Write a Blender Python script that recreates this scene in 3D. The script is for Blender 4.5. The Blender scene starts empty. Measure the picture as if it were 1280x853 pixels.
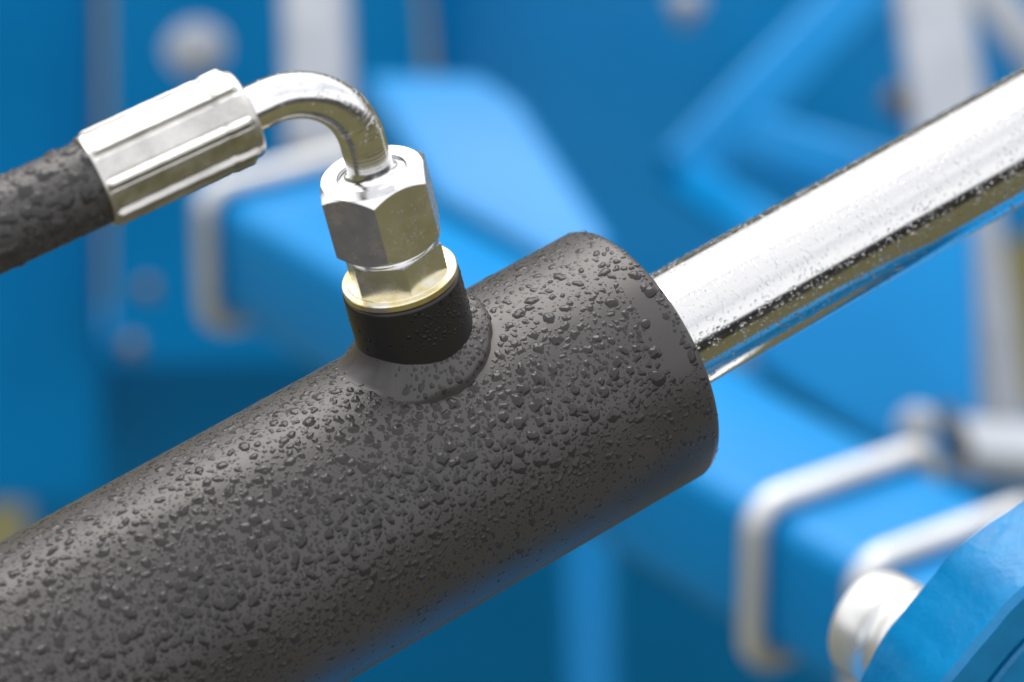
import bpy, bmesh, math, random
import numpy as np
from mathutils import Vector, Matrix

random.seed(4); rng = np.random.default_rng(11)
scene = bpy.context.scene
COL = scene.collection
MM = 0.001

# ------------------------------------------------------------------ camera
PITCH = math.radians(42.0)
FPX = 4700.0                       # focal length in pixels of a 1280 wide frame
CAM = Vector((0.0, 0.0, 2.60))
cam_d = bpy.data.cameras.new('camera')
cam_d.sensor_width = 36.0
cam_d.lens = 36.0 * FPX / 1280.0
cam_d.clip_start = 0.02
cam_d.clip_end = 2000.0
cam_d.dof.use_dof = True
cam_d.dof.focus_distance = 0.782
cam_d.dof.aperture_fstop = 10.5
cam_d.dof.aperture_blades = 0
cam = bpy.data.objects.new('camera', cam_d)
cam.location = CAM
cam.rotation_euler = (math.pi / 2 - PITCH, 0, 0)
COL.objects.link(cam)
scene.camera = cam
C_, S_ = math.cos(PITCH), math.sin(PITCH)
RIGHT = Vector((1, 0, 0)); UPC = Vector((0, S_, C_)); BACK = Vector((0, -C_, S_))

def V(x, y, z):                    # direction given as right / up / towards the viewer
    return RIGHT * x + UPC * y + BACK * z

def at(px, py, Z):                 # a point at distance Z in front of the viewer
    return CAM + V((px - 640) / FPX * Z, (426.5 - py) / FPX * Z, -Z)

# ------------------------------------------------------------------ sky, sun, exposure
SUN_EL, SUN_AZ = math.radians(46), math.radians(-6)      # azimuth from +Y towards +X
world = bpy.data.worlds.new('World'); scene.world = world; world.use_nodes = True
nt = world.node_tree; nt.nodes.clear()
wo = nt.nodes.new('ShaderNodeOutputWorld'); bg = nt.nodes.new('ShaderNodeBackground')
sky = nt.nodes.new('ShaderNodeTexSky'); sky.sky_type = 'NISHITA'; sky.sun_disc = False
sky.sun_elevation = SUN_EL; sky.sun_rotation = SUN_AZ; sky.air_density = 1.0; sky.dust_density = 3.0
tc = nt.nodes.new('ShaderNodeTexCoord'); nz = nt.nodes.new('ShaderNodeTexNoise')
nz.inputs['Scale'].default_value = 1.7; nz.inputs['Detail'].default_value = 6; nz.inputs['Roughness'].default_value = 0.55
rp = nt.nodes.new('ShaderNodeValToRGB'); rp.color_ramp.elements[0].position = 0.22; rp.color_ramp.elements[1].position = 0.50
rp.color_ramp.elements[0].color = (0.35, 0.35, 0.35, 1)
mx = nt.nodes.new('ShaderNodeMix'); mx.data_type = 'RGBA'
mx.inputs['B'].default_value = (11.0, 11.0, 11.15, 1)
nt.links.new(tc.outputs['Generated'], nz.inputs['Vector']); nt.links.new(nz.outputs['Fac'], rp.inputs['Fac'])
nt.links.new(rp.outputs['Color'], mx.inputs['Factor']); nt.links.new(sky.outputs['Color'], mx.inputs['A'])
nt.links.new(mx.outputs['Result'], bg.inputs['Color']); bg.inputs['Strength'].default_value = 0.11
nt.links.new(bg.outputs['Background'], wo.inputs['Surface'])

sun_d = bpy.data.lights.new('sun', 'SUN'); sun_d.energy = 2.5; sun_d.angle = math.radians(48); sun_d.color = (1.0, 0.955, 0.89)
sun = bpy.data.objects.new('sun', sun_d); COL.objects.link(sun)
sd = Vector((math.sin(SUN_AZ) * math.cos(SUN_EL), math.cos(SUN_AZ) * math.cos(SUN_EL), math.sin(SUN_EL)))
sun.rotation_euler = sd.to_track_quat('Z', 'Y').to_euler()
sun.location = (0, 0, 6)

vs = scene.view_settings
vs.view_transform = 'Standard'; vs.look = 'None'; vs.gamma = 1.0; vs.exposure = 0.35; vs.use_curve_mapping = False
scene.render.engine = 'CYCLES'
scene.cycles.use_denoising = True
scene.cycles.max_bounces = 10; scene.cycles.transmission_bounces = 8; scene.cycles.glossy_bounces = 5; scene.cycles.diffuse_bounces = 3
scene.cycles.sample_clamp_indirect = 6.0

# ------------------------------------------------------------------ materials
def material(name):
    m = bpy.data.materials.new(name); m.use_nodes = True
    return m, m.node_tree, m.node_tree.nodes['Principled BSDF']

def setp(b, **k):
    names = dict(color='Base Color', rough='Roughness', metal='Metallic', ior='IOR', trans='Transmission Weight',
                 coat='Coat Weight', coat_rough='Coat Roughness', spec='Specular IOR Level', aniso='Anisotropic')
    for a, v in k.items():
        if a == 'color' and len(v) == 3: v = (*v, 1)
        b.inputs[names[a]].default_value = v

def noise(t, scale, detail=3, rough=0.5, obj=True, stretch=None):
    tcn = t.nodes.new('ShaderNodeTexCoord'); n = t.nodes.new('ShaderNodeTexNoise')
    n.inputs['Scale'].default_value = scale; n.inputs['Detail'].default_value = detail; n.inputs['Roughness'].default_value = rough
    src = tcn.outputs['Object']
    if stretch:
        mp = t.nodes.new('ShaderNodeMapping'); mp.inputs['Scale'].default_value = stretch
        t.links.new(src, mp.inputs['Vector']); src = mp.outputs['Vector']
    t.links.new(src, n.inputs['Vector'])
    return n.outputs['Fac']

def ramp(t, fac, stops):
    r = t.nodes.new('ShaderNodeValToRGB'); e = r.color_ramp.elements
    while len(e) > len(stops): e.remove(e[-1])
    while len(e) < len(stops): e.new(0.5)
    for k, (p, c) in enumerate(stops):
        e[k].position = p
        e[k].color = (c, c, c, 1) if not hasattr(c, '__len__') else (*c, 1)
    t.links.new(fac, r.inputs['Fac'])
    return r.outputs['Color']

def bump(t, b, height, dist, strength=1.0):
    n = t.nodes.new('ShaderNodeBump'); n.inputs['Distance'].default_value = dist; n.inputs['Strength'].default_value = strength
    t.links.new(height, n.inputs['Height']); t.links.new(n.outputs['Normal'], b.inputs['Normal'])

def mat_paint_grey():
    m, t, b = material('satin_grey_paint')
    setp(b, rough=0.42, spec=0.5)
    t.links.new(ramp(t, noise(t, 45, 4), [(0.3, (0.038, 0.035, 0.035)), (0.7, (0.050, 0.046, 0.046))]), b.inputs['Base Color'])
    t.links.new(ramp(t, noise(t, 90, 5, 0.6), [(0.25, 0.34), (0.75, 0.46)]), b.inputs['Roughness'])
    bump(t, b, noise(t, 1500, 2), 0.00003, 0.5)
    return m

def mat_paint_black():
    m, t, b = material('black_port_paint')
    setp(b, rough=0.33, color=(0.013, 0.0125, 0.013), spec=0.4)
    bump(t, b, noise(t, 700, 3), 0.00004, 0.5)
    return m

def mat_chrome():
    m, t, b = material('chrome_rod')
    setp(b, metal=1.0, color=(0.62, 0.62, 0.625), rough=0.1)
    t.links.new(ramp(t, noise(t, 120, 5, 0.6), [(0.3, 0.07), (0.8, 0.15)]), b.inputs['Roughness'])
    return m

def mat_zinc(name, base=(0.82, 0.82, 0.83), rough=(0.16, 0.34), rings=False, grain=500, bumpd=0.00003, dirt=0.80):
    m, t, b = material(name)
    setp(b, metal=1.0)
    t.links.new(ramp(t, noise(t, 130, 6, 0.65), [(0.28, tuple(c * dirt for c in base)), (0.62, base)]), b.inputs['Base Color'])
    t.links.new(ramp(t, noise(t, 260, 5, 0.6), [(0.3, rough[0]), (0.75, rough[1])]), b.inputs['Roughness'])
    bump(t, b, noise(t, grain, 4, 0.6), bumpd, 0.8)
    return m

def mat_gold():
    m, t, b = material('yellow_passivated_zinc')
    setp(b, metal=1.0, rough=0.26)
    t.links.new(ramp(t, noise(t, 170, 4, 0.6), [(0.35, (0.80, 0.78, 0.70)), (0.52, (0.80, 0.70, 0.42)), (0.7, (0.62, 0.48, 0.19))]), b.inputs['Base Color'])
    bump(t, b, noise(t, 600, 3), 0.00003, 0.7)
    return m

def mat_rubber():
    m, t, b = material('wet_hose_rubber')
    setp(b, rough=0.45)
    t.links.new(ramp(t, noise(t, 300, 5, 0.6), [(0.3, (0.030, 0.029, 0.030)), (0.75, (0.062, 0.058, 0.058))]), b.inputs['Base Color'])
    bump(t, b, noise(t, 900, 4, 0.6), 0.00005, 0.7)
    return m

def mat_blue(name, c=(0.0002, 0.200, 0.51), rough=0.30):
    m, t, b = material(name)
    setp(b, rough=rough, spec=0.18)
    t.links.new(ramp(t, noise(t, 9, 4), [(0.3, tuple(x * 0.86 for x in c)), (0.7, c)]), b.inputs['Base Color'])
    bump(t, b, noise(t, 220, 3), 0.0001, 0.5)
    return m

def mat_worn_blue():
    m, t, b = material('worn_blue_paint')
    setp(b, rough=0.28, spec=0.35)
    t.links.new(ramp(t, noise(t, 70, 7, 0.62), [(0.28, (0.01, 0.06, 0.12)), (0.34, (0.0, 0.17, 0.42)), (0.62, (0.001, 0.22, 0.51)), (0.80, (0.02, 0.26, 0.55))]), b.inputs['Base Color'])
    bump(t, b, noise(t, 110, 4, 0.6), 0.0007, 0.7)
    return m

def mat_simple(name, c, rough=0.5, metal=0.0, var=0.8, scale=40):
    m, t, b = material(name)
    setp(b, rough=rough, metal=metal)
    t.links.new(ramp(t, noise(t, scale, 4), [(0.3, tuple(x * var for x in c)), (0.7, c)]), b.inputs['Base Color'])
    return m

def mat_water():
    m, t, b = material('water')
    setp(b, color=(1, 1, 1), rough=0.0, ior=1.333, trans=1.0)
    return m

def mat_wet(name, c):
    m, t, b = material(name)
    setp(b, color=c, rough=0.03, ior=1.333)
    return m

M = dict(wet_paint=mat_wet('water_over_grey_paint', (0.031, 0.029, 0.029)), wet_black=mat_wet('water_over_black', (0.012, 0.012, 0.012)), wet_rubber=mat_wet('water_over_rubber', (0.035, 0.034, 0.034)), paint=mat_paint_grey(), black=mat_paint_black(), chrome=mat_chrome(), water=mat_water(),
         zinc=mat_zinc('zinc_plated_steel'), pipe=mat_zinc('zinc_plated_pipe', rough=(0.10, 0.22), bumpd=0.00002),
         ferrule=mat_zinc('crimped_zinc_sleeve', dirt=0.62, base=(0.60, 0.59, 0.57), rough=(0.28, 0.50), grain=350, bumpd=0.00008),
         gold=mat_gold(), worn_blue=mat_worn_blue(), rubber=mat_rubber(), blue=mat_blue('blue_machine_paint'),
         steel=mat_simple('galvanised_bar', (0.70, 0.70, 0.69), 0.42, 0.65),
         grey=mat_simple('light_grey_paint', (0.33, 0.36, 0.41), 0.55),
         white=mat_simple('bright_zinc_pin', (0.82, 0.82, 0.80), 0.33, 0.7),
         rust=mat_simple('rusty_brass', (0.14, 0.10, 0.055), 0.6, 0.2),
         darksteel=mat_simple('dark_steel', (0.05, 0.05, 0.055), 0.45, 0.4))

# ------------------------------------------------------------------ mesh helpers
def finish(name, bm, mat, parent=None, angle=32):
    bm.normal_update()
    for f in bm.faces: f.smooth = True
    for e in bm.edges:
        e.smooth = not (len(e.link_faces) == 2 and e.calc_face_angle(0) > math.radians(angle))
    me = bpy.data.meshes.new(name); bm.to_mesh(me); bm.free()
    me.materials.append(mat)
    o = bpy.data.objects.new(name, me); COL.objects.link(o)
    if parent is not None:
        o.parent = parent; o.matrix_parent_inverse = Matrix.Translation(-parent.location)
    return o

def thing(name, label, cat, loc, group=None):
    o = bpy.data.objects.new(name, None); COL.objects.link(o)
    o.location = loc; o.empty_display_size = 0.01
    return tag(o, label, cat, group)

def tag(o, label, cat, group=None, kind=None):
    o['label'] = label; o['category'] = cat
    if group: o['group'] = group
    if kind: o['kind'] = kind
    return o

def frame(axis, hint):
    z = axis.normalized(); x = (hint - z * hint.dot(z)).normalized(); y = z.cross(x)
    return x, y, z

def lathe(bm, origin, axis, hint, prof, n=96, cap0=True, cap1=True):
    """prof: list of (along, radius)"""
    x, y, z = frame(axis, hint); rings = []
    for s, r in prof:
        rings.append([bm.verts.new(origin + z * s + (x * math.cos(2 * math.pi * k / n) + y * math.sin(2 * math.pi * k / n)) * r) for k in range(n)])
    for a, b in zip(rings[:-1], rings[1:]):
        for k in range(n):
            bm.faces.new((a[k], a[(k + 1) % n], b[(k + 1) % n], b[k]))
    if cap0: bm.faces.new(rings[0][::-1])
    if cap1: bm.faces.new(rings[-1])

def sweep(bm, pts, rad, n=48, caps=True, hint=None):
    """tube along a list of points; rad: number or list"""
    N = len(pts); rings = []; x = None
    for i, p in enumerate(pts):
        t = (pts[min(i + 1, N - 1)] - pts[max(i - 1, 0)]).normalized()
        if x is None:
            h = hint or (Vector((0, 0, 1)) if abs(t.z) < 0.9 else Vector((1, 0, 0)))
            x = (h - t * h.dot(t)).normalized()
        else:
            x = (x - t * x.dot(t)).normalized()
        y = t.cross(x); r = rad[i] if hasattr(rad, '__len__') else rad
        rings.append([bm.verts.new(p + (x * math.cos(2 * math.pi * k / n) + y * math.sin(2 * math.pi * k / n)) * r) for k in range(n)])
    for a, b in zip(rings[:-1], rings[1:]):
        for k in range(n):
            bm.faces.new((a[k], a[(k + 1) % n], b[(k + 1) % n], b[k]))
    if caps: bm.faces.new(rings[0][::-1]); bm.faces.new(rings[-1])

def rounded_path(pts, r, seg=8):
    out = [pts[0]]
    for a, b, c in zip(pts[:-2], pts[1:-1], pts[2:]):
        u = (a - b).normalized(); v = (c - b).normalized(); ang = u.angle(v); d = r / math.tan(ang / 2)
        cen = b + (u + v).normalized() * (r / math.sin(ang / 2)); p0 = b + u * d; p1 = b + v * d
        q0 = p0 - cen; q1 = p1 - cen
        for k in range(seg + 1):
            w = q0.lerp(q1, k / seg)
            ax = q0.cross(q1).normalized(); th = q0.angle(q1) * k / seg
            out.append(cen + Matrix.Rotation(th, 3, ax) @ q0)
    out.append(pts[-1]); return out

def box(bm, o, e1, e2, e3, bev=0.0, seg=3):
    """box from corner o with edge vectors"""
    v = [bm.verts.new(o + e1 * i + e2 * j + e3 * k) for k in (0, 1) for j in (0, 1) for i in (0, 1)]
    fs = [(0, 1, 3, 2), (4, 6, 7, 5), (0, 4, 5, 1), (2, 3, 7, 6), (0, 2, 6, 4), (1, 5, 7, 3)]
    faces = [bm.faces.new([v[i] for i in f]) for f in fs]
    bmesh.ops.recalc_face_normals(bm, faces=faces)
    if bev:
        es = list({e for f in faces for e in f.edges})
        bmesh.ops.bevel(bm, geom=es, offset=bev, segments=seg, profile=0.5, affect='EDGES', clamp_overlap=True)

def prism(bm, pts, ext, bev=0.0, seg=3):
    a = [bm.verts.new(p) for p in pts]; b = [bm.verts.new(p + ext) for p in pts]; n = len(a)
    fs = [bm.faces.new(a), bm.faces.new(b[::-1])] + [bm.faces.new((a[i], b[i], b[(i + 1) % n], a[(i + 1) % n])) for i in range(n)]
    bmesh.ops.recalc_face_normals(bm, faces=fs)
    if bev:
        bmesh.ops.bevel(bm, geom=list({e for f in fs for e in f.edges}), offset=bev, segments=seg, profile=0.5, affect='EDGES', clamp_overlap=True)

def on_plane(px, py, p0, n):       # the point of a plane seen at a pixel
    d = at(px, py, 1.0) - CAM
    return CAM + d * ((p0 - CAM).dot(n) / d.dot(n))

# ------------------------------------------------------------------ ground and far wood
def np_mesh(name, verts, quads, mat, smooth=True):
    me = bpy.data.meshes.new(name)
    me.vertices.add(len(verts)); me.vertices.foreach_set('co', np.ascontiguousarray(verts, dtype=np.float32).ravel())
    k = quads.shape[1]
    me.loops.add(quads.size); me.loops.foreach_set('vertex_index', np.ascontiguousarray(quads, dtype=np.int32).ravel())
    me.polygons.add(len(quads)); me.polygons.foreach_set('loop_start', np.arange(0, quads.size, k, dtype=np.int32))
    me.polygons.foreach_set('use_smooth', np.full(len(quads), smooth))
    me.update(calc_edges=True); me.materials.append(mat)
    o = bpy.data.objects.new(name, me); COL.objects.link(o)
    return o

m, t, b = material('field_grass')
setp(b, rough=0.95, spec=0.1)
t.links.new(ramp(t, noise(t, 1.6, 6, 0.65), [(0.3, (0.080, 0.076, 0.034)), (0.7, (0.110, 0.102, 0.050))]), b.inputs['Base Color'])
bump(t, b, noise(t, 60, 3), 0.01, 0.5)
bm = bmesh.new()
bmesh.ops.create_circle(bm, cap_ends=True, radius=600, segments=64)
g = finish('ground', bm, m); g['kind'] = 'structure'; g['label'] = 'olive green grass field under the machine'; g['category'] = 'ground'

m, t, b = material('dark_foliage')
setp(b, rough=0.8)
t.links.new(ramp(t, noise(t, 0.7, 4), [(0.3, (0.040, 0.040, 0.043)), (0.7, (0.062, 0.062, 0.060))]), b.inputs['Base Color'])
leaf = []
nl = 22000
az = rng.uniform(0, 2 * math.pi, nl); top = 9.0 + 1.2 * np.sin(az * 7 + 1) + 1.0 * np.sin(az * 23) + 0.6 * np.sin(az * 61 + 2)
top = 2.5 + (top - 2.5) * np.clip(0.5 - np.sin(az) * 2.2, 0, 1)
hh = rng.uniform(0, 1, nl) ** 0.8 * top; rad = 29 + rng.normal(0, 1.4, nl)
cen = np.stack([rad * np.cos(az), rad * np.sin(az), hh], 1)
d1 = rng.normal(0, 1, (nl, 3)); d1 /= np.linalg.norm(d1, axis=1)[:, None]
d2 = np.cross(d1, rng.normal(0, 1, (nl, 3))); d2 /= np.linalg.norm(d2, axis=1)[:, None]
sz = rng.uniform(0.4, 0.9, nl)[:, None]
vv = np.stack([cen - d1 * sz, cen + d2 * sz * .6, cen + d1 * sz, cen - d2 * sz * .6], 1).reshape(-1, 3)
wood = np_mesh('far_wood', vv, np.arange(nl * 4).reshape(-1, 4), m, False)
tag(wood, 'dark belt of trees round the field, seen mirrored in the chrome', 'trees', kind='stuff')

# ------------------------------------------------------------------ cylinder axis and port directions
AX = V(10248, 5658, -4700).normalized()             # along the cylinder, away from the viewer to the right
U0 = (UPC * AX.dot(RIGHT) - RIGHT * AX.dot(UPC)).normalized()   # towards the upper outline
N0 = AX.cross(U0); N0 = N0 if N0.dot(BACK) > 0 else -N0          # towards the viewer
R_T = 30 * MM; R_R = 13.6 * MM
P_END = at(799, 440, 0.817)                          # centre of the barrel's end
PHI = math.radians(35.0)
PORT = (U0 * math.cos(PHI) + N0 * math.sin(PHI)).normalized()
TAN = PORT.cross(AX).normalized()

def axis_param(px, py):
    d = (at(px, py, 1.0) - CAM).normalized(); w0 = CAM - P_END
    a, b_, c_, dd, e = 1, d.dot(AX), 1, d.dot(w0), AX.dot(w0)
    return (a * e - b_ * dd) / (a * c_ - b_ * b_)
S_PORT = axis_param(560.7, 572.8)                    # where the port sits along the barrel
PB = P_END + AX * S_PORT

cyl = thing('hydraulic_cylinder', 'dark grey hydraulic cylinder with wet barrel and chrome piston rod', 'hydraulic cylinder', P_END + AX * -0.1)
L_LEFT = -0.26
bm = bmesh.new()
prof = [(L_LEFT, R_T)]
prof += [(-0.26 + 0.26 * i / 40, R_T) for i in range(1, 39)]
be = 2.6 * MM
prof += [(-be + be * math.sin(math.radians(a)), R_T - be + be * math.cos(math.radians(a))) for a in range(0, 91, 9)]
prof += [(0, R_R + 0.6 * MM), (-3 * MM, R_R + 0.5 * MM), (-3 * MM, 1 * MM)]
lathe(bm, P_END, AX, U0, prof, n=360, cap1=False)
finish('barrel', bm, M['paint'], cyl, 40)

bm = bmesh.new()
lathe(bm, P_END, AX, U0, [(-10 * MM, R_R), (0.05, R_R), (0.1, R_R), (0.16, R_R), (0.42, R_R)], n=256)
finish('piston_rod', bm, M['chrome'], cyl, 40)

# port boss, set on the barrel's upper side
R_B = 12.4 * MM; H_B = 45.6 * MM
bm = bmesh.new()
e = 0.9 * MM
lathe(bm, PB, PORT, AX, [(20 * MM, R_B), (H_B - e, R_B)] + [(H_B - e + e * math.sin(math.radians(a)), R_B - e + e * math.cos(math.radians(a))) for a in (15, 30, 45, 60, 75, 90)] + [(H_B, 8 * MM)], n=160)
boss = finish('port_boss', bm, M['black'], cyl, 40)

# weld bead: a lumpy fillet that follows the saddle between boss and barrel
def saddle(r, th):                                   # height of the barrel above its axis at polar (r, th) round the port
    y = r * np.sin(th)
    return np.sqrt(np.maximum(R_T ** 2 - y ** 2, 0))
def weld_point(th, k):                               # k 0..1 from boss wall to the outer toe
    ro = (16.5 + 1.6 * np.clip(-np.cos(th), 0, 1) + 0.45 * np.sin(3 * th + 1.0) + 0.12 * np.sin(11 * th) + 0.06 * np.sin(23 * th + 2)) * MM
    ri = R_B - 0.4 * MM
    lf = np.clip((-np.cos(th) - 0.25) / 0.6, 0, 1)
    r = ri + (ro - ri) * (k - 0.13 * np.clip((k - 0.80) / 0.2, 0, 1) ** 2 * (1 - lf))
    hw = (4.3 + 0.4 * np.sin(2 * th) + 0.05 * np.sin(9 * th + 1)) * MM
    left = np.clip((-np.cos(th) - 0.25) / 0.6, 0, 1); left = left * left * (3 - 2 * left)
    convex = np.maximum(1 - np.minimum(k, 1) ** 7, 0) ** 0.6 * (1 - 0.40 * k)
    prof_ = convex * (1 - left) + np.maximum(1 - k, 0) ** 2.2 * 1.15 * left
    rip = 0.12 * MM * np.sin(th * 17 + 3 * k + 1.5 * np.sin(3 * th)) * np.sin(np.pi * np.clip(k, 0, 1)) 
    return r, saddle(r, th) + hw * prof_ + rip - 0.25 * MM * (k >= 1)
NT, NK = 320, 26
th = np.linspace(0, 2 * np.pi, NT, endpoint=False)[:, None]; kk = (np.linspace(0, 1, NK) ** 0.8)[None, :]
r_, h_ = weld_point(th, kk)
aPB, aAX, aTAN, aPO = (np.array(v) for v in (PB, AX, TAN, PORT))
def weld_xyz(th, r, h):
    return aPB + (r * np.cos(th))[..., None] * aAX + (r * np.sin(th))[..., None] * aTAN + h[..., None] * aPO
vv = weld_xyz(th + 0 * kk, r_, h_).reshape(-1, 3)
i, j = np.meshgrid(np.arange(NT), np.arange(NK - 1), indexing='ij')
q = np.stack([i * NK + j, i * NK + j + 1, ((i + 1) % NT) * NK + j + 1, ((i + 1) % NT) * NK + j], -1).reshape(-1, 4)
wb = np_mesh('weld_bead', vv, q, M['paint']); wb.parent = cyl; wb.matrix_parent_inverse = Matrix.Translation(-cyl.location)

# ------------------------------------------------------------------ adapter and hose
def hexprism(bm, origin, axis, hint, R, s0, s1, rot, cham0=0.0, cham1=0.0, n=96, hole=0.0):
    """hexagon with the round chamfers of a turned nut"""
    x, y, z = frame(axis, hint); rings = []
    def hr(a):
        w = (a - rot) % (math.pi / 3) - math.pi / 6
        return R * math.cos(math.pi / 6) / math.cos(w)
    apo = R * math.cos(math.pi / 6)
    def ring(f): 
        vs_ = []
        for k in range(n):
            a = rot + 2 * math.pi * k / n
            r, s = f(hr(a)); vs_.append(bm.verts.new(origin + z * s + (x * math.cos(a) + y * math.sin(a)) * r))
        rings.append(vs_)
    rc = apo * 0.985
    if cham0:
        ring(lambda h: (rc * 0.80, s0)); ring(lambda h: (rc, s0)); ring(lambda h: (h, s0 + max(0, h - rc) * cham0))
    else:
        ring(lambda h: (h, s0))
    if cham1:
        ring(lambda h: (h, s1 - max(0, h - rc) * cham1)); ring(lambda h: (rc, s1))
    else:
        ring(lambda h: (h, s1))
    if hole:
        ring(lambda h: (hole, s1)); ring(lambda h: (hole, s1 - 2.2 * MM)); 
    for a, b_ in zip(rings[:-1], rings[1:]):
        for k in range(n): bm.faces.new((a[k], a[(k + 1) % n], b_[(k + 1) % n], b_[k]))
    bm.faces.new(rings[0][::-1]); bm.faces.new(rings[-1])

W0 = PB + PORT * H_B                                 # top of the boss
FRONT = (BACK - PORT * BACK.dot(PORT)).normalized()  # round the port axis, towards the viewer
SIDE = PORT.cross(FRONT)                             # to the right in the picture
ad = thing('port_adapter', 'hexagonal zinc adapter on a yellowish flange, screwed into the black port', 'pipe fitting', W0)
bm = bmesh.new()
lathe(bm, W0, PORT, FRONT, [(0.05 * MM, 11.6 * MM), (0.25 * MM, 12.15 * MM), (1.5 * MM, 12.2 * MM), (1.75 * MM, 12.0 * MM), (1.95 * MM, 11.0 * MM), (2.1 * MM, 10.9 * MM), (2.3 * MM, 9.5 * MM)], n=144)
finish('flange', bm, M['gold'], ad, 25)
bm = bmesh.new()
hexprism(bm, W0, PORT, FRONT, 10.75 * MM, 1.6 * MM, 8.7 * MM, math.radians(9), 0.0, 0.12)
finish('hex_body', bm, M['zinc'], ad, 18)
bm = bmesh.new()
lathe(bm, W0, PORT, FRONT, [(7.0 * MM, 9.2 * MM), (9.2 * MM, 9.2 * MM), (9.7 * MM, 8.9 * MM), (14 * MM, 8.6 * MM)], n=96)
finish('neck', bm, M['zinc'], ad, 30)

Q = V(-0.872, -0.425, 0.24).normalized()     # the way the hose leaves
NUT0 = 10.3 * MM; NUT1 = 26.3 * MM
hs = thing('hydraulic_hose', 'black rubber hose with crimped silver sleeve, bent pipe and union nut', 'hose', W0 + PORT * NUT1)
bm = bmesh.new()
hexprism(bm, W0, PORT, FRONT, 12.35 * MM, NUT0, NUT1, math.radians(-5), 0.95, 0.85, n=144, hole=7.35 * MM)
finish('union_nut', bm, M['zinc'], hs, 18)
bm = bmesh.new()
lathe(bm, W0, PORT, FRONT, [(NUT1 - 2.5 * MM, 7.2 * MM), (NUT1 - 0.35 * MM, 7.2 * MM), (NUT1 - 0.15 * MM, 7.0 * MM), (NUT1 - 0.05 * MM, 5.9 * MM), (NUT1 + 0.1 * MM, 5.5 * MM), (NUT1 + 0.5 * MM, 5.1 * MM), (NUT1 + 1.2 * MM, 4.85 * MM), (NUT1 + 2.4 * MM, 4.68 * MM)], n=96)
finish('pipe_collar', bm, M['pipe'], hs, 60)
RP = 4.7 * MM; RBEND = 16.5 * MM; B0 = NUT1 + 7.7 * MM
QE = (Q - PORT * Q.dot(PORT)).normalized(); THB = PORT.angle(Q)
c0 = W0 + PORT * B0; cb = c0 + QE * RBEND
pipe_pts = [W0 + PORT * (NUT1 - 1 * MM + (B0 - NUT1 + 1 * MM) * k / 100) for k in range(100)]
pipe_pts += [cb + (-QE * math.cos(a) + PORT * math.sin(a)) * RBEND for a in np.linspace(0, THB, 300)]
PE = pipe_pts[-1]
S_SL = 4.4 * MM
pipe_pts += [PE + Q * k * (S_SL + 2 * MM) / 6 for k in range(1, 7)]
pr = []
for k in range(len(pipe_pts)):
    pr.append(RP + (0.012 * MM * random.gauss(0, 1) * (1 - max(0, min(1, (k - 180) / 120))) if k > 6 else 0))
bm = bmesh.new(); sweep(bm, pipe_pts, pr, n=72, hint=Q)
finish('elbow_pipe', bm, M['pipe'], hs, 60)

# crimped sleeve: flats pressed between long ridges
SL0 = PE + Q * S_SL; SL_L = 33.5 * MM
BQ = (BACK - Q * BACK.dot(Q)).normalized(); DQ = BQ.cross(Q); DQ = DQ if DQ.dot(UPC) < 0 else -DQ
NA, NS = 504, 70
ang = np.linspace(0, 2 * np.pi, NA, endpoint=False)[None, :]
NR = 8
ss = np.concatenate([[0, 0, 0.25, 0.6, 1.1], np.linspace(1.5, 32.4, NS - 11), [32.7, 33.0, 33.25, 33.4, 33.4, 33.4]])[:, None]
per = 2 * np.pi / NR
w = ((ang - math.radians(-28) + per / 2) % per) - per / 2           # angle from the nearest ridge
arcd = np.abs(w) * 9.0
ridge = np.clip(1 - (arcd / 0.7) ** 4, 0, 1) * 0.55 - 0.22 * np.exp(-((arcd - 1.15) / 0.3) ** 2)
asym = 0.16 * np.sin(w / per * 2 * np.pi)
flat = 8.95 / np.cos(np.clip(w - np.sign(w) * per / 2, -0.5, 0.5)) - 0.02
flat = np.minimum(flat, 9.6)
amt = np.clip((ss - 1.2) / 1.2, 0, 1) * 1.0
endz = np.clip((6.8 - ss) / 0.8, 0, 1)                                # lightly pressed zone at the pipe end
prof_r = flat + ridge * (1 - 0.1 * endz) + asym * 0.5 + 0.22 * endz * (ss > 1.3) - 0.18 * np.exp(-((ss - 7.3) / 0.5) ** 2)
base_r = np.interp(ss[:, 0], [0, 0.25, 0.6, 1.1, 2.2], [8.35, 8.75, 8.95, 9.05, 9.05])[:, None]
rr = base_r * (1 - amt) + prof_r * amt
tail = np.clip((ss - 32.2) / 0.6, 0, 1); rr = rr * (1 - tail) + (9.35 + 0.0 * ang) * tail
rr = rr + 0.03 * np.sin(ss * 1.3 + ang * 3)
rr[0] = 5.0; rr[-3] -= 0.15; rr[-2] = 8.8; rr[-1] = 8.5
aSL, aQ, aBQ, aDQ = (np.array(v) for v in (SL0, Q, BQ, DQ))
vv = aSL + (ss * MM * np.ones_like(ang))[..., None] * aQ + (rr * MM * np.cos(ang))[..., None] * aBQ + (rr * MM * np.sin(ang))[..., None] * aDQ
ns = vv.shape[0]
i, j = np.meshgrid(np.arange(ns - 1), np.arange(NA), indexing='ij')
q = np.stack([i * NA + j, i * NA + (j + 1) % NA, (i + 1) * NA + (j + 1) % NA, (i + 1) * NA + j], -1).reshape(-1, 4)
sl = np_mesh('crimped_sleeve', vv.reshape(-1, 3), q, M['ferrule']); sl.parent = hs; sl.matrix_parent_inverse = Matrix.Translation(-hs.location)
bmx = bmesh.new(); bmx.from_mesh(sl.data); bmesh.ops.recalc_face_normals(bmx, faces=bmx.faces)
for e_ in bmx.edges: e_.smooth = not (len(e_.link_faces) == 2 and e_.calc_face_angle(0) > math.radians(38))
bmx.to_mesh(sl.data); bmx.free()

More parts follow.
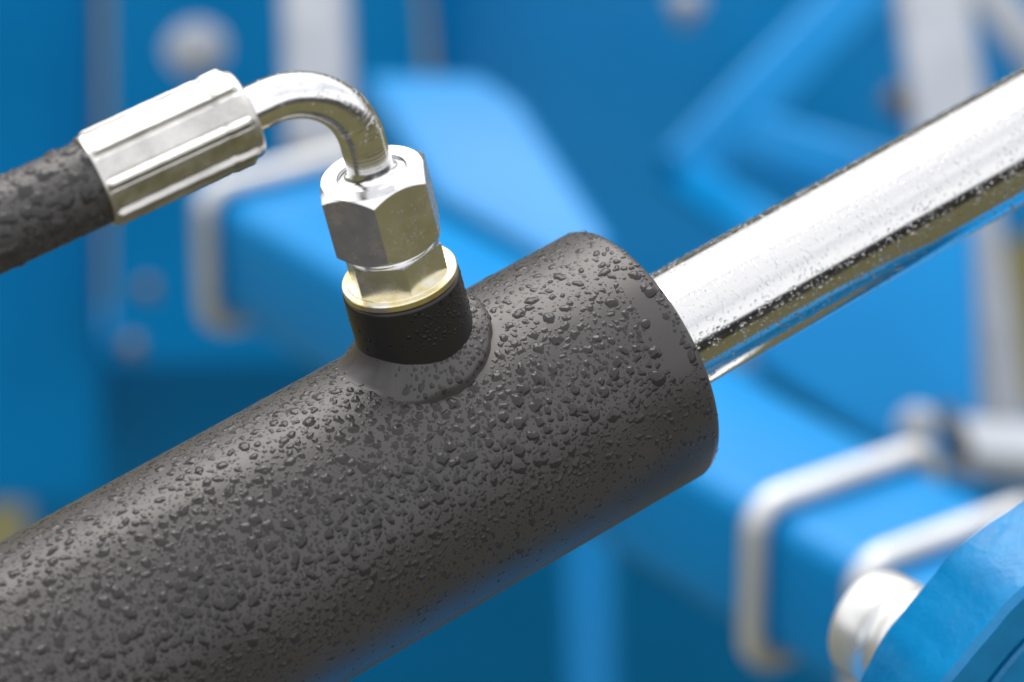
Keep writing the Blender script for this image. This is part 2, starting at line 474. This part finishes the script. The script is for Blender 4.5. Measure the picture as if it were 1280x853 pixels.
R_H = 8.65 * MM
HO = SL0 + Q * (SL_L - 6 * MM)
bm = bmesh.new()
hp = [HO + Q * k * 0.004 for k in range(40)]
sweep(bm, hp, R_H, n=160, hint=BQ)
finish('rubber_hose', bm, M['rubber'], hs, 50)

# ------------------------------------------------------------------ water drops
def smooth_noise(shape, step, wave, seed):
    g_ = np.random.default_rng(seed); w_ = g_.normal(0, 1, shape)
    fy = np.fft.fftfreq(shape[0], step)[:, None]; fx = np.fft.fftfreq(shape[1], step)[None, :]
    k2 = fy ** 2 + fx ** 2
    f = np.fft.ifft2(np.fft.fft2(w_) * np.exp(-k2 * (wave ** 2) * 2.2)).real
    return f / f.std()

def scatter(Lu, Lv, n, rad_fn, keep_fn, pack=0.9, seed=1):
    """dart throwing, larger drops first; returns (u, v, r)"""
    g_ = np.random.default_rng(seed)
    u = g_.uniform(0, Lu, n); v = g_.uniform(0, Lv, n); r = rad_fn(g_, u, v)
    ok = (g_.uniform(0, 1, n) < keep_fn(u, v)); u, v, r = u[ok], v[ok], r[ok]
    o_ = np.argsort(-r); u, v, r = u[o_], v[o_], r[o_]
    cell = 1.6; grid = {}; out = []
    for a, b_, c_ in zip(u.tolist(), v.tolist(), r.tolist()):
        ci, cj = int(a / cell), int(b_ / cell); good = True
        for di in (-2, -1, 0, 1, 2):
            for dj in (-2, -1, 0, 1, 2):
                for (x_, y_, z_) in grid.get((ci + di, cj + dj), ()):
                    if (x_ - a) ** 2 + (y_ - b_) ** 2 < (pack * (z_ + c_)) ** 2: good = False; break
                if not good: break
            if not good: break
        if good:
            grid.setdefault((ci, cj), []).append((a, b_, c_)); out.append((a, b_, c_))
    return np.array(out)

def height_field(Lu, Lv, step, drops, rise=0.5, warp=0.25, wave=1.0, elong=0.4, seed=5, power=0.8, soft=2):
    """drops in mm on a Lu x Lv sheet; returns height (mm), negative between drops"""
    nu, nv = int(Lu / step) + 1, int(Lv / step) + 1
    U, Vv = np.meshgrid(np.arange(nu) * step, np.arange(nv) * step, indexing='ij')
    wu = warp * smooth_noise((nu, nv), step, wave, seed) ; wv = warp * smooth_noise((nu, nv), step, wave, seed + 1)
    wu += 0.15 * warp * smooth_noise((nu, nv), step, wave * 0.4, seed + 2); wv += 0.15 * warp * smooth_noise((nu, nv), step, wave * 0.4, seed + 3)
    H = np.full((nu, nv), -0.05)
    g_ = np.random.default_rng(seed + 9)
    for (a, b_, r) in drops:
        m_ = r * 1.9 + warp * 2
        i0, i1 = max(0, int((a - m_) / step)), min(nu, int((a + m_) / step) + 2)
        j0, j1 = max(0, int((b_ - m_) / step)), min(nv, int((b_ + m_) / step) + 2)
        if i1 <= i0 or j1 <= j0: continue
        k = min(1.0, r / 0.55)
        x = U[i0:i1, j0:j1] + wu[i0:i1, j0:j1] * k - a; y = Vv[i0:i1, j0:j1] + wv[i0:i1, j0:j1] * k - b_
        ph = g_.uniform(0, math.pi); el = 1 + abs(g_.normal(0, elong)) * k
        c_, s_ = math.cos(ph), math.sin(ph)
        d2 = ((x * c_ + y * s_) ** 2 / el + (-x * s_ + y * c_) ** 2 * el) / r ** 2
        gq = 1 - d2; h0 = rise * r * g_.uniform(0.75, 1.15)
        h = np.where(gq > 0, h0 * np.maximum(gq, 0) ** power, h0 * gq * 0.6)
        np.maximum(H[i0:i1, j0:j1], np.maximum(h, -0.05), out=H[i0:i1, j0:j1])
    for _ in range(soft):
        Hs = H.copy()
        Hs[1:-1, 1:-1] = (4 * H[1:-1, 1:-1] + H[:-2, 1:-1] + H[2:, 1:-1] + H[1:-1, :-2] + H[1:-1, 2:]) / 8
        H = Hs
    return U, Vv, H

def drop_object(name, U, Vv, H, xyz_fn, label, cat='water drops', thresh=0.0, mat='wet_paint'):
    on = H > thresh
    cell = on[:-1, :-1] | on[1:, :-1] | on[:-1, 1:] | on[1:, 1:]
    ii, jj = np.nonzero(cell); nv = H.shape[1]
    q = np.stack([ii * nv + jj, (ii + 1) * nv + jj, (ii + 1) * nv + jj + 1, ii * nv + jj + 1], 1)
    used, inv = np.unique(q, return_inverse=True); q = inv.reshape(-1, 4)
    P = xyz_fn(U, Vv, H).reshape(-1, 3)[used]
    # wind the faces outwards
    a, b_, c_ = P[q[:, 0]], P[q[:, 1]], P[q[:, 2]]
    nrm = np.cross(b_ - a, c_ - a)
    P2 = xyz_fn(U, Vv, H + 0.2).reshape(-1, 3)[used] - P
    if (nrm * P2[q[:, 0]]).sum() < 0: q = q[:, ::-1]
    o = np_mesh(name, P, q, M[mat])
    return tag(o, label, cat, kind='stuff')

def cyl_map(origin, axis, e0, e1, R, s0, phi0, sign=1):
    o_, a_, x_, y_ = (np.array(v) for v in (origin, axis, e0, e1))
    def f(U, Vv, H):                                   # U along (mm), V round (mm)
        ph = phi0 + Vv * MM / R; r = R + H * MM
        return o_ + ((s0 + U * MM))[..., None] * a_ + (r * np.cos(ph))[..., None] * x_ + (r * np.sin(ph))[..., None] * y_
    return f

# --- barrel drops
Lu, Lv = 187.0, 103.0                                  # s from -188 mm to -1 mm; phi from -6 deg to 191 deg
s0 = -188 * MM; phi0 = math.radians(-6)
def zone(u, v):                                        # (mm from the end, angle in degrees)
    return 188 - u, np.degrees(phi0 + v * MM / R_T)
def rad_b(g_, u, v):
    e_, ph = zone(u, v)
    r = np.exp(g_.normal(math.log(0.60), 0.40, len(u)))
    small = g_.uniform(0, 1, len(u)) < 0.72
    r = np.where(small, g_.uniform(0.16, 0.36, len(u)), r)
    r *= np.interp(ph, [0, 30, 90, 110, 130, 150, 190], [0.85, 0.95, 1.0, 0.85, 0.55, 0.40, 0.30])
    r *= np.interp(e_, [0, 12, 40], [0.68, 0.85, 1.0])
    return np.clip(r, 0.13, 1.35)
def keep_b(u, v):
    e_, ph = zone(u, v)
    k = np.interp(ph, [-6, 0, 10, 25, 110, 125, 145, 165, 190], [0.06, 0.1, 0.26, 0.62, 1, 0.8, 0.30, 0.05, 0.02])
    k *= np.interp(e_, [1.0, 2.2, 4.2, 5.2, 30], [0.45, 0.5, 0.03 , 0.55, 1]) if False else 1.0
    bare = (e_ > 4.0 + 0.5 * np.sin(ph / 9)) & (e_ < 8.2 + 0.9 * np.sin(ph / 13 + 1)) & (ph > 60) & (ph < 106)
    k = np.where(bare, 0.015, k)
    k = np.where(e_ < 1.6, 0.25, k)
    # clear of the weld
    ds = (s0 + u * MM) - S_PORT; da = (np.radians(ph) - PHI) * R_T
    k = np.where(np.hypot(ds, da) < 17.4 * MM, 0.0, k)
    return k
dr = scatter(Lu, Lv, 52000, rad_b, keep_b, 1.0, 3)
U, Vv, H = height_field(Lu, Lv, 0.15, dr, rise=0.40, warp=0.17, wave=0.9, elong=0.38, seed=21, power=0.85)
H = H * np.interp(zone(U, Vv)[1], [0, 15, 40, 70], [0.35, 0.42, 0.78, 1.0])
drop_object('water_drops', U, Vv, H, cyl_map(P_END, AX, U0, N0, R_T, s0, phi0), 'water drops beaded all over the dark grey barrel')

# the few large lone drops near the barrel's end
def lone_drop(px, py, r, label):
    d = (at(px, py, 1.0) - CAM).normalized(); w0 = CAM - P_END
    dp = d - AX * d.dot(AX); wp = w0 - AX * w0.dot(AX)
    A_, B_, C2 = dp.dot(dp), 2 * dp.dot(wp), wp.dot(wp) - R_T ** 2
    tt = (-B_ - math.sqrt(B_ * B_ - 4 * A_ * C2)) / (2 * A_)
    p = CAM + d * tt; s = (p - P_END).dot(AX); rv = p - P_END - AX * s; nrm = rv.normalized()
    bm = bmesh.new(); n, k = 48, 12; tg = AX.cross(nrm); rings = []
    for i_ in range(k):
        f = 1.06 - 1.06 * i_ / (k - 1); vs_ = []
        for j_ in range(n):
            a = 2 * math.pi * j_ / n; q_ = f * r * (1 + 0.05 * math.sin(2 * a + px) + 0.04 * math.sin(3 * a + py))
            hgt = 0.42 * r * (max(0, 1 - f * f) ** 0.62) if f <= 1 else -0.04 * MM
            ds, dt = q_ * math.cos(a), q_ * math.sin(a)
            al = dt / R_T
            vs_.append(bm.verts.new(P_END + AX * (s + ds) + (nrm * math.cos(al) + tg * math.sin(al)) * (R_T + hgt)))
            if i_ == k - 1 and f < 1e-6: break
        rings.append(vs_)
    for a, b_ in zip(rings[:-1], rings[1:]):
        for j_ in range(n):
            if len(b_) == 1: bm.faces.new((a[j_], a[(j_ + 1) % n], b_[0]))
            else: bm.faces.new((a[j_], a[(j_ + 1) % n], b_[(j_ + 1) % n], b_[j_]))
    bmesh.ops.recalc_face_normals(bm, faces=bm.faces)
    c_ = sum((f.normal.dot(nrm) for f in bm.faces))
    if c_ < 0: bmesh.ops.reverse_faces(bm, faces=bm.faces)
    tag(finish('water_drop', bm, M['wet_paint'], None, 180), label, 'water drop')
lone_drop(823, 473, 1.75 * MM, 'largest round water drop, alone on the bare strip at the barrel end')
lone_drop(813, 365, 1.35 * MM, 'round water drop at the barrel rim beside the upper edge of the rod')
lone_drop(807, 405, 1.10 * MM, 'round water drop left of the bare strip, level with the chrome rod')

# --- rod drops
LuR, LvR = 150.0, 46.0
def rad_r(g_, u, v):
    return np.clip(np.exp(g_.normal(math.log(0.19), 0.42, len(u))), 0.09, 0.62)
dr = scatter(LuR, LvR, 14000, rad_r, lambda u, v: np.interp(v, [0, 34, 38, 44], [1, 1, .5, 0.0]) * 0.62, 1.0, 8)
U, Vv, H = height_field(LuR, LvR, 0.085, dr, rise=0.55, warp=0.03, wave=0.5, elong=0.2, seed=41)
drop_object('water_drops', U, Vv, H, cyl_map(P_END, AX, U0, N0, R_R, 0.4 * MM, math.radians(-8)), 'tiny water drops sprinkled over the chrome piston rod', mat='water')

# --- hose drops
LuH, LvH = 52.0, 30.0
def rad_h(g_, u, v):
    r = np.exp(g_.normal(math.log(0.85), 0.45, len(u)))
    return np.clip(np.where(g_.uniform(0, 1, len(u)) < .55, g_.uniform(.2, .5, len(u)), r), .18, 1.9)
dr = scatter(LuH, LvH, 1100, rad_h, lambda u, v: np.interp(v, [0, 23, 27, 30], [1, 1, .5, 0.1]), 0.95, 12)
U, Vv, H = height_field(LuH, LvH, 0.13, dr, rise=0.30, warp=0.22, wave=1.0, elong=0.5, seed=61, power=0.9, soft=4)
drop_object('water_drops', U, Vv, H, cyl_map(SL0 + Q * SL_L, Q, -DQ, BQ, R_H, 0.0, math.radians(-6)), 'water drops and runs clinging to the black rubber hose', mat='wet_rubber')

# --- weld bead and boss drops
LuW, LvW = 98.0, 6.4                                    # round the bead at its mean radius, across it
def weld_map(U, Vv, H):
    th_ = U / LuW * 2 * np.pi; k_ = np.clip(Vv / LvW, 0, 1) * 0.97
    r1, h1 = weld_point(th_, k_); r2, h2 = weld_point(th_, k_ + 0.01)
    nr, nh = -(h2 - h1), (r2 - r1); ln = np.hypot(nr, nh); nr, nh = nr / ln, nh / ln
    return weld_xyz(th_, r1 + nr * H * MM, h1 + nh * H * MM)
dr = scatter(LuW, LvW, 2600, lambda g_, u, v: np.clip(np.exp(g_.normal(math.log(.34), .45, len(u))), .12, .85), lambda u, v: np.interp(np.cos(u / LuW * 2 * np.pi), [-1, -0.75, -0.35, 1], [0, 0.04, 0.28, 0.34]), 1.0, 15)
U, Vv, H = height_field(LuW, LvW, 0.12, dr, rise=0.36, warp=0.10, wave=0.6, elong=0.3, seed=71)
drop_object('water_drops', U, Vv, H, weld_map, 'water drops on the grey weld bead round the port')
LuB, LvB = 9.0, 40.0
dr = scatter(LuB, LvB, 900, lambda g_, u, v: np.clip(np.exp(g_.normal(math.log(.22), .4, len(u))), .1, .6), lambda u, v: np.interp(v, [0, 18, 22, 40], [0.05, .15, .8, .9]), 1.0, 17)
U, Vv, H = height_field(LuB, LvB, 0.1, dr, rise=0.42, warp=0.06, wave=0.5, elong=0.2, seed=81)
drop_object('water_drops', U, Vv, H, cyl_map(PB, PORT, -SIDE, FRONT, R_B, 35.5 * MM, math.radians(0)), 'fine water drops on the right side of the black port', mat='wet_black')

# ------------------------------------------------------------------ the blue machine behind
UM = V(0, 0.9116, 0.411); DM = V(0.589, -0.332, 0.737).normalized(); DM = (DM - UM * DM.dot(UM)).normalized()
WM = UM.cross(DM).normalized()
if WM.dot(RIGHT) < 0: WM = -WM                          # across the beam: right, up and away
def on_top(px, py): return on_plane(px, py, BEAM0, UM)
BEAM0 = at(960, 645, 1.540)                              # a point of the beam's upper front edge
BW = 84.00 * MM; BH = 63.00 * MM
beam = thing('frame_beam', 'blue square box beam running diagonally behind the hydraulic cylinder', 'beam', BEAM0 - UM * BH)

def edge_param(px):                                     # along the beam where its front edge is seen at px
    lo, hi = -1.2, 0.9
    for _ in range(40):
        mid = (lo + hi) / 2; p = BEAM0 + DM * mid - CAM
        x = 640 + FPX * p.dot(RIGHT) / -p.dot(BACK)
        lo, hi = (mid, hi) if x < px else (lo, mid)
    return lo
b_end = edge_param(228)
bm = bmesh.new(); box(bm, BEAM0 + DM * b_end, DM * (0.67 - b_end), WM * BW, -UM * BH, 9.80 * MM, 4)
finish('box_section', bm, M['blue'], beam, 40)
def u_bolt(px, label, rad=5.40 * MM):
    p = BEAM0 + DM * edge_param(px); g_ = rad * 1.02
    pts = [p + WM * (BW + g_) - UM * 0.028, p + WM * (BW + g_) + UM * g_, p - WM * g_ + UM * g_, p - WM * g_ - UM * (BH + g_), p + WM * 0.05 - UM * (BH + g_)]
    bm = bmesh.new(); sweep(bm, rounded_path(pts, 12.60 * MM, 8), rad, n=20)
    root = thing('u_bolt', label, 'u-bolt', p - UM * BH, 'bent steel bars clamped over the blue beam')
    finish('bent_bar', bm, M['steel'], root, 50)
    bm = bmesh.new(); lathe(bm, p + WM * (BW + g_) - UM * 0.030, -UM, WM, [(0, rad * 1.7), (8.40 * MM, rad * 1.7), (9.10 * MM, rad * 1.4)], n=6)
    finish('nut', bm, M['steel'], root, 20)
u_bolt(268, 'blurred silver bar bent over the beam, left of the union nut')
u_bolt(957, 'blurred silver bar bent over the beam, right of the barrel end')
u_bolt(1088, 'blurred silver bar bent over the beam next to the bright pin')

def slab(name, label, pts, p0, n, thick, cat='plate', bev=5.60 * MM, mat='blue', group=None):
    P = [on_plane(x, y, p0, n) for x, y in pts]
    bm = bmesh.new(); prism(bm, P, -n * thick, bev, 4)
    c_ = sum(P, Vector()) / len(P)
    o = finish(name, bm, M[mat], None, 40)
    return tag(o, label, cat, group)

# upper plate left of centre, lying level
slab('cover_plate', 'light blue tilted cover plate above the beam, behind the bent pipe', [(452, 90), (600, 92), (650, 125), (765, 300), (720, 345), (540, 243)], at(600, 200, 2.030), (UM * 0.95 + V(-.15, 0, .28)).normalized(), 30.80 * MM)
# wide rear panels
slab('side_panel', 'deep blue upright panel filling the upper left', [(136, -700), (470, -700), (560, 460), (136, 460)], at(300, 150, 2.450), V(0.1, -0.30, 0.95).normalized(), 35.00 * MM, 'panel')
slab('side_panel', 'blue panel at the far left edge behind the hose', [(-140, -700), (112, -700), (128, 632), (-140, 632)], at(60, 200, 2.492), V(0.0, -0.40, 0.91).normalized(), 35.00 * MM, 'panel')
slab('rear_panel', 'broad blue panel behind the chrome rod', [(470, -700), (1420, -700), (1420, 250), (900, 420), (560, 300)], at(800, 150, 2.520), V(-0.05, -0.10, 0.98).normalized(), 42.00 * MM, 'panel')
slab('rear_panel', 'bright blue sloping panel under the chrome rod', [(930, 300), (1215, 180), (1230, 640), (1080, 545), (940, 455)], at(1080, 420, 1.960), V(-0.10, 0.35, 0.92).normalized(), 28.00 * MM, 'panel')
slab('rear_panel', 'dark blue panel low down under the beam', [(34, 430), (560, 430), (1300, 560), (1300, 1100), (34, 1100)], at(700, 430, 2.660), V(0.0, -0.80, 0.60).normalized(), 35.00 * MM, 'panel')

def bar(name, label, a, b_, rad, mat, cat, flat=None):
    bm = bmesh.new()
    if flat:
        z = (b_ - a); x, y, zz = frame(z, BACK); box(bm, a - y * rad - x * flat, y * 2 * rad, x * 2 * flat, z, min(rad, flat) * .5, 3)
    else:
        sweep(bm, [a.lerp(b_, k / 10) for k in range(11)], rad, n=32)
    return tag(finish(name, bm, M[mat], None, 40), label, cat)

bar('upright_post', 'light grey post behind the bent pipe, reaching the top edge', at(390, -120, 2.240), at(402, 205, 2.170), 19.60 * MM, 'grey', 'post', 14.00 * MM)
bar('upright_post', 'broad light grey post behind the chrome rod at the right', at(1150, -120, 2.100), at(1240, 570, 1.988), 20.30 * MM, 'grey', 'post', 12.60 * MM)
bar('brace', 'grey brace leaning from the top right corner', at(1195, -60, 2.268), at(1330, 110, 2.240), 12.60 * MM, 'grey', 'brace', 8.40 * MM)
bar('blue_bar', 'flat blue bar rising diagonally towards the top edge', at(850, 225, 2.212), at(1085, -20, 2.324), 18.20 * MM, 'blue', 'bar', 9.80 * MM)
bar('blue_bar', 'short flat blue bar above the rod beside the grey post', at(940, 175, 2.170), at(1130, 235, 2.100), 16.80 * MM, 'blue', 'bar', 9.80 * MM)
bar('blue_strip', 'blue strip with lit edge left of the rod', at(835, 205, 2.240), at(985, 310, 2.100), 12.60 * MM, 'blue', 'strip', 8.40 * MM)

def bolt(name, label, p, axis, r, mat, cat='bolt', dome=0.7):
    root = thing(name, label, cat, p)
    bm = bmesh.new(); x = UPC
    lathe(bm, p, axis, x, [(-19.60 * MM, r * .6), (0, r * .62), (0, r * 1.1), (r * .12, r * 1.1), (r * .16, r * .98)] + [(r * .16 + r * dome * math.sin(math.radians(a)), r * .98 * math.cos(math.radians(a)) + 1e-5) for a in range(6, 91, 12)], n=40)
    finish('head', bm, M[mat], root, 40)
bolt('dome_bolt', 'round pale bolt head on the blue panel above the sleeve', at(245, 62, 2.324), V(-.05, .45, .9).normalized(), 17.08 * MM, 'grey')
bolt('dome_bolt', 'pale bolt at the top edge right of centre', at(858, 2, 2.352), V(0, .5, .85).normalized(), 9.80 * MM, 'grey')
bolt('dome_bolt', 'pale bolt by the foot of the broad grey post', at(1146, 530, 1.820), V(-.2, .6, .75).normalized(), 9.10 * MM, 'grey')
bolt('hex_bolt', 'small brownish bolt left of the broad grey post', at(1122, 124, 2.072), V(-.2, .4, .85).normalized(), 7.00 * MM, 'rust')
bolt('hex_bolt', 'dull brown bolt low on the blue panel under the sleeve', at(165, 432, 2.100), V(0, .3, .95).normalized(), 4.76 * MM, 'rust')
bolt('hex_bolt', 'small dark bolt under the crimped sleeve', at(184, 360, 2.170), V(0, .3, .95).normalized(), 4.76 * MM, 'rust')

# foot of the broad post
bm = bmesh.new(); pc = at(1180, 560, 1.862)
box(bm, pc, V(.97, -.10, -.2) * 0.07, V(.25, .4, -.85) * 0.042, -UM * 0.017, 4.20 * MM, 3)
tag(finish('foot_plate', bm, M['grey'], None, 40), 'pale foot plate under the broad grey post', 'plate')
bar('dark_rod', 'dark short rod beside the pale foot plate', at(1183, 520, 1.876), at(1200, 560, 1.820), 6.30 * MM, 'darksteel', 'rod')

# lower uprights under the beam
for (x, w_, Z, lab) in ((735, 15, 2.20, 'blue upright under the beam, below the barrel'),):
    bar('blue_upright', lab, at(x, 610, Z), at(x + 6, 960, Z), w_ * MM, 'blue', 'upright', 14.00 * MM)

# unseen arm added under the cylinder to put a blue reflection in its underside
bm = bmesh.new(); a0 = P_END - UPC * 0.15 - BACK * 0.14
box(bm, a0 - AX * 0.3, AX * 0.35, N0 * 0.12, -U0 * 0.05, 5 * MM, 3)
tag(finish('reflection_arm', bm, M['blue'], None, 40), 'unseen blue arm added under the cylinder for the blue mirrored along its lower edge', 'arm')

# hub with a stepped face, bottom right, nearer than the rest
HN = V(0.55, -0.50, 0.67).normalized()
hub_c = at(1370, 914, 0.86)
hub = thing('round_hub', 'large blue round hub with stepped face in the bottom right corner', 'hub', hub_c)
bm = bmesh.new(); R1 = 60 * MM
lathe(bm, hub_c, HN, UPC, [(-22 * MM, 40 * MM), (-22 * MM, R1 - 2 * MM), (-20.5 * MM, R1), (-1.5 * MM, R1), (0, R1 - 1.5 * MM), (0, R1 - 12 * MM), (-0.6 * MM, R1 - 12.6 * MM), (-5 * MM, R1 - 12.8 * MM), (-5 * MM, R1 - 17 * MM)], n=180, cap0=True, cap1=False)
for v in bm.verts:
    d_ = v.co - hub_c; d_ -= HN * d_.dot(HN); a_ = math.atan2(d_.dot(UPC), d_.dot(RIGHT)); w_ = d_.length / R1
    if w_ > 0.9: v.co += d_.normalized() * (0.5 * math.sin(9 * a_ + 1) + 0.1 * math.sin(23 * a_) + 0.06 * math.sin(41 * a_ + 2)) * MM
finish('rim', bm, M['worn_blue'], hub, 30)
bm = bmesh.new()
lathe(bm, hub_c, HN, UPC, [(-8 * MM, R1 - 16 * MM), (-1.5 * MM, R1 - 16 * MM), (-0.8 * MM, R1 - 16.8 * MM), (-0.5 * MM, 30 * MM)], n=150)
finish('face', bm, M['worn_blue'], hub, 30)

pin_p = at(1190, 832, 0.90)
pin = thing('pivot_pin', 'bright silver pin head half hidden behind the blue hub', 'pin', pin_p)
bm = bmesh.new(); PA = V(-0.62, 0.30, -0.62).normalized()
lathe(bm, pin_p, PA, UPC, [(-20 * MM, 15.6 * MM), (12 * MM, 15.6 * MM), (13.5 * MM, 15 * MM), (15 * MM, 13.2 * MM), (17 * MM, 13.0 * MM), (18 * MM, 13.8 * MM), (19 * MM, 14.2 * MM), (26 * MM, 14.2 * MM), (28 * MM, 13.4 * MM), (29 * MM, 11.5 * MM), (29.3 * MM, 8 * MM)], n=80)
finish('head', bm, M['white'], pin, 30)

# ------------------------------------------------------------------ scattered beads on the plated fittings
def beads(label, spots):
    V_, F_ = [], []
    for p, n, r in spots:
        x, y, z = frame(n, Vector((0.3, 0.2, 0.9))); base = len(V_); ns_ = 14
        for f, hh_ in ((1.05, -0.08), (1.0, 0.0), (0.82, 0.24), (0.5, 0.40)):
            for k in range(ns_):
                a = 2 * math.pi * k / ns_
                V_.append(p + (x * math.cos(a) + y * math.sin(a)) * (r * f) + z * (r * hh_))
        V_.append(p + z * r * 0.46)
        for q_ in range(3):
            for k in range(ns_):
                F_.append((base + q_ * ns_ + k, base + q_ * ns_ + (k + 1) % ns_, base + (q_ + 1) * ns_ + (k + 1) % ns_, base + (q_ + 1) * ns_ + k))
        for k in range(ns_): F_.append((base + 3 * ns_ + k, base + 3 * ns_ + (k + 1) % ns_, base + 4 * ns_))
    me = bpy.data.meshes.new('water_drops'); me.from_pydata([tuple(v) for v in V_], [], F_); me.materials.append(M['water'])
    for p_ in me.polygons: p_.use_smooth = True
    o = bpy.data.objects.new('water_drops', me); COL.objects.link(o)
    return tag(o, label, 'water drops', kind='stuff')
sp = []
for _ in range(150):                                     # along the upper side of the pipe
    k = random.randint(110, len(pipe_pts) - 4); t_ = (pipe_pts[k + 1] - pipe_pts[k]).normalized()
    up_ = (Vector((0, 0, 1)) - t_ * t_.z).normalized() if abs(t_.z) < 0.95 else BACK
    a = random.gauss(0, 0.75); n_ = (up_ * math.cos(a) + t_.cross(up_) * math.sin(a)).normalized()
    sp.append((pipe_pts[k] + n_ * RP, n_, random.uniform(0.10, 0.33) * MM))
beads('tiny water drops on top of the bent pipe', sp)
sp = []
for _ in range(90):                                      # nut: upper ring and the right hand flats
    if random.random() < 0.55:
        a = random.uniform(0, 2 * math.pi); r = random.uniform(7.8, 10.3) * MM
        sp.append((W0 + PORT * NUT1 + (FRONT * math.cos(a) + SIDE * math.sin(a)) * r, PORT, random.uniform(0.08, 0.22) * MM))
    else:
        f_ = random.choice((0, 1)); a = math.radians(-5 + 30 + 60 * f_); n_ = FRONT * math.cos(a) + SIDE * math.sin(a); t_ = PORT.cross(n_)
        sp.append((W0 + PORT * random.uniform(NUT0 + 3 * MM, NUT1 - 3 * MM) + n_ * (12.35 * MM * math.cos(math.pi / 6)) + t_ * random.uniform(-4.5, 4.5) * MM, n_, random.uniform(0.08, 0.22) * MM))
beads('small water drops on the union nut', sp)
